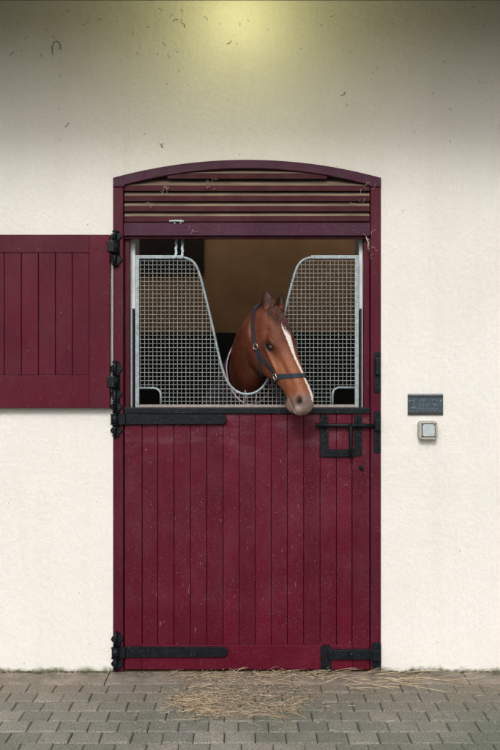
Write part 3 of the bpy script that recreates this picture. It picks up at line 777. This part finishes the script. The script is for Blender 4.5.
d += side*head*(.014*gs(EU-.012, EV+.028, .036, .012, .15)-.008*gs(EU, EV, .024, .015)+.005*gs(EU+.012, EV-.024, .03, .010)
     - .007*gs(.125, -.035, .028, .018)+.009*gs(.275, -.088, .060, .010, -.12)-.009*gs(.285, -.122, .035, .028)
     + .007*gs(.13, -.16, .065, .065)-.007*gs(.31, -.045, .06, .014)+.003*gs(.35, -.02, .09, .01)
     + .010*gs(.487, -.040, .030, .026)-.036*gs(.492, -.040, .0200, .0125, -.6)
     - .005*gs(.480, -.090, .045, .0045, .05)+.004*gs(.46, -.105, .03, .014)-.004*gs(.44, -.055, .02, .02))
# veins and soft unevenness
rn = np.sin(U*61+V*43)*np.sin(V*71-W*37+1.3)*.0009
d += rn*head
co += nr*d[:, None]
hme.vertices.foreach_set('co', co.ravel()); hme.update()
# coat colours: chestnut, white blaze, grey-brown muzzle; face highlights and shade painted in
def lerp(a, b, t): return a*(1-t[:, None])+b*t[:, None]
sst = lambda x, a, b: (lambda t: t*t*(3-2*t))(np.clip((x-a)/(b-a), 0, 1))
ch = np.array([.135, .033, .013]); c = np.tile(ch, (nv, 1))
nz = .5+.5*np.sin(co[:, 0]*23+1)*np.sin(co[:, 2]*19)*np.sin(co[:, 1]*17+2)
c = lerp(c, np.array([.075, .016, .007]), nz*.6)
c = lerp(c, np.array([.29, .100, .045]), head*sst(U, .18, .32)*sst(V, -.17, -.06)*.8)  # painted highlight between eye and nose
c = lerp(c, np.array([.42, .18, .09]), head*np.clip(gs(.27, -.080, .075, .016, -.12), 0, 1)*.6)  # painted highlight along the cheek ridge
c = lerp(c, np.array([.050, .012, .006]), (1-head)*.55)  # shade on neck and body painted into the coat
c = lerp(c, np.array([.055, .014, .007]), head*sst(-V, .12, .22)*sst(-U, -.34, -.26)*.7)  # shade under the cheek and jaw painted into the coat
c = lerp(c, np.array([.010, .0035, .003]), sst(-U, -.005, .03)*((V > -.09)&(q[:, 0] > -.3)&(co[:, 1] < .12)).astype(float)*.95)      # ears
c = lerp(c, np.array([.30, .22, .19]), head*sst(U+.35*V*0-.25*(V+.06), .425, .50)*.85)
c = lerp(c, np.array([.13, .10, .095]), head*sst(U, .45, .50)*gs(.50, -.036, .034, .026)*.85)
c = lerp(c, np.array([.006, .005, .005]), head*gs(.492, -.040, .0225, .0145, -.6)**.8*(side > .2))
c = lerp(c, np.array([.012, .008, .007]), head*np.clip(gs(EU, EV, .040, .019, .42)*1.4, 0, 1)*(side > .3)*.9)
c = lerp(c, np.array([.03, .02, .018]), head*gs(.485, -.090, .04, .0028, .05)*.8)
bc = .006-.024*sst(U, .22, .48)                     # centre of the blaze drifts to the far side
bw = np.interp(U, [.065, .09, .13, .19, .27, .38, .45, .50, .53], [-.01, .012, .020, .016, .0085, .007, .012, .006, -.01])

bd = np.where((U > .075) & (U < .54) & (V > -.07) & (head > 0), np.abs(W-bc)-bw, .05)
c = lerp(c, np.array([.50, .38, .34]), head*sst(U, .49, .52)*gs(.53, -.075, .035, .045)*.75)
ba = hme.attributes.new('blaze', 'FLOAT', 'POINT'); ba.data.foreach_set('value', bd.astype(np.float32))
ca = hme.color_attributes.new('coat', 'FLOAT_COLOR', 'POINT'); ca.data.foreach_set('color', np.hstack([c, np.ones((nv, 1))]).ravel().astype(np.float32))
hme.polygons.foreach_set('use_smooth', np.ones(len(hme.polygons), bool))
m_, n, l, p, P = newmat('chestnut_coat')
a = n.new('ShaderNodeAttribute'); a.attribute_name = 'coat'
cc = mix(n, l, ramp(n, l, noise(n, l, mapped(n, l, P, (1, 1, .45)), 240, 3, .7), [(.36, .38), (.60, 0.)]), a.outputs['Color'], (.028, .008, .004))
cc = mix(n, l, ramp(n, l, noise(n, l, P, 22, 4), [(.45, 0.), (.75, .25)]), cc, (.20, .065, .030))
b2_ = n.new('ShaderNodeAttribute'); b2_.attribute_name = 'blaze'
bz = math_(n, l, 'ADD', b2_.outputs['Fac'], math_(n, l, 'MULTIPLY', math_(n, l, 'SUBTRACT', noise(n, l, P, 130, 4, .75), .5), .022))
cc = mix(n, l, mapr(n, l, bz, -.0025, .003, .92, 0.), cc, (.80, .76, .73))
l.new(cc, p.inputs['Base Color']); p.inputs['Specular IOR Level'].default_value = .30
l.new(ramp(n, l, noise(n, l, P, 60, 4, .7), [(.3, .36), (.7, .62)]), p.inputs['Roughness'])
bump(n, l, p, math_(n, l, 'ADD', noise(n, l, mapped(n, l, P, (1, 1, .3)), 380, 2), math_(n, l, 'MULTIPLY', noise(n, l, P, 45, 4, .7), 1.6)), .6, .0028)
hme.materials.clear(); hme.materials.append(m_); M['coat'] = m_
horse = thing('horse', (-.04, 1.5, 0), 'chestnut horse with a thin white blaze and navy halter looking out over the lower door', 'horse')
ho = bpy.data.objects.new('body', hme); col.objects.link(ho); ho.parent = horse; ho.location = -wl(horse)
bvh = BVHTree.FromPolygons([Vector(v) for v in co], [tuple(p_.vertices) for p_ in hme.polygons if p_.center.y < .6], all_triangles=False)
def near(p_, off=.0):
    lc, nn, _, _ = bvh.find_nearest(Vector(p_)); return lc+nn*off, nn
def side_hit(u_, v_, sgn=1):
    o = L2W(u_, v_, sgn*.3); lc, nn, _, _ = bvh.ray_cast(o, -s_*sgn, .5)
    return (lc, nn) if lc else (L2W(u_, v_, 0), s_*sgn)
# eyes
M['lid'] = mat_simple('dark_eyelid_skin', (.018, .008, .005), (.040, .016, .009), 60, .5, bs=.2, spec=.3)
M['eye'] = mat_simple('dark_eye', (.004, .003, .0025), (.010, .006, .004), 60, .12, bs=0, spec=.45)
for sg in (1, -1):
    lc, nn = side_hit(EU, EV, sg); t = n_*.9+f_*.42; t = (t-nn*t.dot(nn)).normalized(); b_ = nn.cross(t)*sg
    if b_.dot(f_) < 0: b_ = -b_
    m = MB(); c0 = lc-nn*.004
    m.ball((0, 0, 0), 1, (1, 1, 1), 3)
    bmesh.ops.transform(m.bm, matrix=Matrix(((t.x, b_.x, nn.x, c0.x), (t.y, b_.y, nn.y, c0.y), (t.z, b_.z, nn.z, c0.z), (0, 0, 0, 1))) @ Matrix.Diagonal((.0255, .0150, .0140, 1)), verts=m.bm.verts)
    m.build('eye', M['eye'], horse)
    m = MB(); arc_ = [(a, R(18+a*144/12)) for a in range(13)]
    m.tube([c0+t*.0275*math.cos(q_)+b_*.0162*math.sin(q_)+nn*(.0015+.0085*math.sin(q_)) for _, q_ in arc_], [.0022+.0028*math.sin(math.pi*a/12) for a, _ in arc_], 8)
    m.tube([c0+t*.0270*math.cos(q_)-b_*.0145*math.sin(q_)+nn*(.0015+.006*math.sin(q_)) for _, q_ in arc_], [.0018+.0012*math.sin(math.pi*a/12) for a, _ in arc_], 8)
    m.build('eyelids', M['lid'], horse)
# halter
m2 = mat_simple('navy_webbing', (.008, .013, .024), (.018, .026, .042), 50, .75, bs=.8, bd=.0015, bscale=500); M['navy'] = m2
M['brass'] = mat_simple('dull_buckle', (.36, .30, .27), (.55, .47, .42), 90, .35, .8, .2, .0005)
def strap_on(m, pts, width=.02, off=.0035, per=5, closed=False, thick=.0035):
    P_ = crom([tuple(x_) for x_ in pts], per, closed); Q = [near(x_, off) for x_ in P_]
    pos = [Vector(x_[0]) for x_ in Q]; nn = [x_[1] for x_ in Q]; n = len(pos)
    for _ in range(2):
        pos = [pos[i] if (not closed and i in (0, n-1)) else (pos[i-1]+pos[i]*2+pos[(i+1) % n])/4 for i in range(n)]
    for i in range(n):
        lc, n3 = near(pos[i]); 
        if (pos[i]-lc).dot(n3) < off*.6: pos[i] = lc+n3*off
    vs_ = []; fs = []
    for i in range(n):
        t = (pos[(i+1) % n]-pos[i-1]) if closed else (pos[min(i+1, n-1)]-pos[max(i-1, 0)])
        t.normalize(); k = nn[i]; k = (k-t*k.dot(t)).normalized(); b_ = t.cross(k)
        for q1, q2 in ((-.5, 0), (.5, 0), (.5, 1), (-.5, 1)): vs_.append(pos[i]+b_*width*q1+k*(thick*(q2-.3)))
    for i in range(n if closed else n-1):
        j = (i+1) % n
        for k in range(4): fs.append((i*4+k, i*4+(k+1) % 4, j*4+(k+1) % 4, j*4+k))
    if not closed: fs += [(3, 2, 1, 0), tuple((n-1)*4+k for k in range(4))]
    m.raw(vs_, fs, False)
hal = MB()
R1 = (.150, -.125); R2 = (.322, -.110)
for sg in (1, -1):
    sh = lambda u_, v_: side_hit(u_, v_, sg)[0]
    strap_on(hal, [L2W(-.045, -.03, sg*.02), sh(-.02, -.075), sh(.03, -.100), sh(.09, -.115), sh(*R1)])           # cheek upper / crown
    strap_on(hal, [sh(*R1), sh(.20, -.128), sh(.26, -.122), sh(*R2)])                     # cheek lower
    strap_on(hal, [sh(*R1), sh(.20, -.150), sh(.245, -.178), L2W(.265, -.205, sg*.03), L2W(.268, -.215, 0)], .012)      # throat
strap_on(hal, [L2W(-.046, -.03, .03), L2W(-.052, -.03, 0), L2W(-.046, -.03, -.03)], .02)
nb = []
for a in np.linspace(0, 2*math.pi, 20, endpoint=False):
    ax = (f_+n_*(.5 if math.cos(a) > 0 else -.12)).normalized(); tgt = L2W(.322, -.110, 0); o = tgt+ax*math.cos(a)*.3+s_*math.sin(a)*.3
    lc, nn, _, _ = bvh.ray_cast(o, (tgt-o).normalized(), .6); nb.append(lc)
strap_on(hal, nb, .021, closed=True, per=4)
ha = hal.build('halter', M['navy'], horse)
def oring(uv, sg, r_, sq=False):
    lc, nn = side_hit(uv[0], uv[1], sg); lc = lc+nn*.009; t = (n_-nn*n_.dot(nn)).normalized(); b_ = nn.cross(t)
    m = MB(); N = 16
    m.tube([lc+(t*math.cos(2*math.pi*k/N)+b_*math.sin(2*math.pi*k/N))*r_*(1.0 if not sq else 1/max(abs(math.cos(2*math.pi*k/N)), abs(math.sin(2*math.pi*k/N)))**.7) for k in range(N)], .0028, 8, closed=True)
    return m.build('halter_ring', M['brass'], ha)
for sg in (1, -1): oring(R1, sg, .014); oring(R2, sg, .0155, True)
# hair
M['hair'] = mat_simple('chestnut_hair', (.028, .007, .005), (.11, .024, .013), 70, .5, bs=.2)
fl = MB()
def lock(m, start, ctl, r0=.0016, lift=.004, spread=.006):
    pts = [start]+[c_+Vector((random.gauss(0, spread), random.gauss(0, spread), random.gauss(0, spread))) for c_ in ctl]
    P_ = crom([tuple(x_) for x_ in pts], 4); out = []
    for i, x_ in enumerate(P_):
        lc, nn = near(x_); x_ = Vector(x_)
        if (x_-lc).dot(nn) < lift or (x_-lc).length > .03: x_ = lc+nn*lift
        out.append(x_)
    k = len(out); m.tube(out, [r0*(1-.75*i/(k-1)) for i in range(k)], 4)
def brow(u_, w_, lift):
    lc, nn, _, _ = bvh.ray_cast(L2W(u_, .15, w_), -f_, .4)
    return (lc if lc else L2W(u_, 0, w_))+f_*lift
for k in range(520):
    a = random.uniform(-1, 1); ln = random.uniform(.05, .175)*(1-.45*abs(a+.1)); u0 = random.uniform(-.03, .02); lf = random.uniform(.002, .011)
    w0 = a*.027+.002; w1 = w0+a*.028-.006+random.gauss(0, .006); wv = random.gauss(0, .004)
    P_ = [brow(u0+ln*t, w0+(w1-w0)*t+wv*math.sin(t*4+k), lf*math.sin(math.pi*min(1, .25+t*.75))+.001) for t in np.linspace(0, 1, 9)]
    fl.tube(P_, [.0016*(1-.8*i_/8) for i_ in range(9)], 4)
fl.build('forelock', M['hair'], horse)
mn = MB()
for k in range(420):
    t = random.random()**1.1; i = int(2+t*26); rg_ = nkring(i, .0, 36); topp = rg_[9]; far = rg_[(9+random.choice((-3, -4, -5))) % 36]; far2 = rg_[(9-8) % 36]
    nx = nkring(min(i+1, 60), 0, 36)[9]; topp = topp.lerp(nx, random.random())
    lock(mn, topp+Vector((0, 0, .012)), [topp.lerp(far, .5)+Vector((0, 0, .02)), far, far.lerp(far2, random.uniform(.3, 1))], .0018, random.uniform(.003, .014), .008)
mn.build('mane', M['hair'], horse)
# purple rug with pale piping
M['rug'] = mat_simple('dark_purple_rug', (.010, .005, .014), (.022, .010, .028), 30, .85, bs=.5, bd=.002)
M['piping'] = mat_simple('pale_pink_piping', (.30, .21, .26), (.45, .34, .40), 60, .7, bs=.3)
i0 = 14
rg = MB(); vs_ = []; fs = []; N = 36
idx = list(range(i0, 58))
for i in idx: vs_ += nkring(i, .014 if i < 30 else .02, N)
for a in range(len(idx)-1):
    for k in range(N): fs.append((a*N+k, a*N+(k+1) % N, (a+1)*N+(k+1) % N, (a+1)*N+k))
rg.raw(vs_, fs); rgo = rg.build('rug', M['rug'], horse)
m_ = rgo.modifiers.new('t', 'SOLIDIFY'); m_.thickness = .006
pp = MB(); pp.tube(nkring(i0, .014, 36), .0036, 8, closed=True); pp.build('piping', M['piping'], rgo)
for dx in (0, .055):
    pp = MB(); pp.tube([(-.035+dx, .16, 1.33), (-.02+dx, .14, 1.37), (-.025+dx, .13, 1.41), (-.01+dx, .15, 1.45)], .004, 6); pp.build('chest_strap', M['piping'], rgo)

# ------------------------------------------------------------------ straw on the paving
def straw_obj(name, spec, mats):
    m = MB()
    for (n, fx, L0, L1, r, curl) in spec:
        for k in range(n):
            x, y, a = fx(); L_ = random.uniform(L0, L1); h = .006+abs(random.gauss(0, .008)); da = random.gauss(0, curl); N = 6
            p = Vector((x, y, h)); pts = []
            tilt = random.gauss(0, .22)
            for i in range(N):
                pts.append(Vector((p.x, min(p.y, -.012), max(.0045, p.z)))); a += da/N; p = p+Vector((math.cos(a), math.sin(a), tilt*(1-2*i/N)))*L_/N
            m.mi = random.choice((0, 0, 1)) ; rr_ = r*random.uniform(.6, 1.3); m.tube(pts, [rr_]*(N-1)+[rr_*.5], 4)
    m.bm.faces.ensure_lookup_table()
    o = m.build(name, mats); return o
def G(px, py): y = GY(py); return X(px, y), y
def f_arc():     # swept crescent of straw
    t = random.random(); a = math.pi*(1.02+.98*t)
    px = 238+60*math.cos(a)+random.gauss(0, 5); py = 699-15*math.sin(a)+random.gauss(0, 3.2); py = 699+ (17)*abs(math.sin(a))+random.gauss(0, 3)
    x, y = G(px, min(725, py)); tx = -math.sin(a); return x, y, math.atan2(-.35*math.cos(a)*(1), tx)+random.gauss(0, .9)
def f_left():
    x, y = G(random.gauss(200, 13), max(680, random.gauss(702, 8))); return x, y, R(-50)+random.gauss(0, 1.2)
def f_mid():
    x, y = G(random.gauss(243, 34), max(677, random.gauss(698, 11))); return x, y, random.gauss(0, 1.2)
def f_top():
    x, y = G(random.uniform(165, 345), max(673.5, random.gauss(677, 3.2))); return x, y, random.gauss(0, .9)
def f_right():
    x, y = G(random.gauss(385, 38), max(674, random.gauss(681, 5))); return x, y, random.gauss(.1, .35)
def f_wide():
    x, y = G(random.uniform(120, 495), random.uniform(674, 735)); return x, y, random.uniform(0, 6.3)
st = straw_obj('straw', [(170, f_arc, .03, .17, .00095, 1.3), (190, f_left, .03, .16, .0010, 1.5), (90, f_mid, .02, .16, .0009, 1.0), (150, f_top, .02, .14, .0009, .9),
                         (45, f_right, .06, .30, .0013, .6), (110, f_wide, .008, .05, .0009, .8)], [M['straw'], M['hay']])
tag(st, 'loose dry straw swept over the paving in front of the door', 'straw', kind='stuff')
ch_ = straw_obj('chaff', [(900, f_mid, .006, .02, .0011, .3), (300, f_arc, .006, .02, .0011, .3), (420, f_top, .005, .018, .0011, .3), (160, f_wide, .005, .015, .0010, .3)], [M['hay'], M['straw']])
tag(ch_, 'fine hay chaff scattered between the straw stems on the paving', 'chaff', kind='stuff')
# moss tufts at the wall foot
ms_ = MB()
M['moss'] = mat_simple('wall_moss', (.035, .045, .014), (.085, .095, .035), 60, 1, bs=.8)
for k in range(110):
    px = random.choice((random.gauss(92, 12), random.gauss(92, 12), random.gauss(60, 30), random.uniform(0, 112), random.gauss(400, 14), random.uniform(383, 500), random.gauss(30, 10)))
    if 112 < px < 383: continue
    ms_.ball((X(px), -abs(random.gauss(0, .010))-.004, .003), random.uniform(.003, .009), (1.5, 1, .55), 1)
tag(ms_.build('moss', M['moss']), 'low green moss growing along the foot of the cream wall', 'moss', kind='stuff')
for o in list(bpy.data.objects):
    if 'wl' in o: del o['wl']
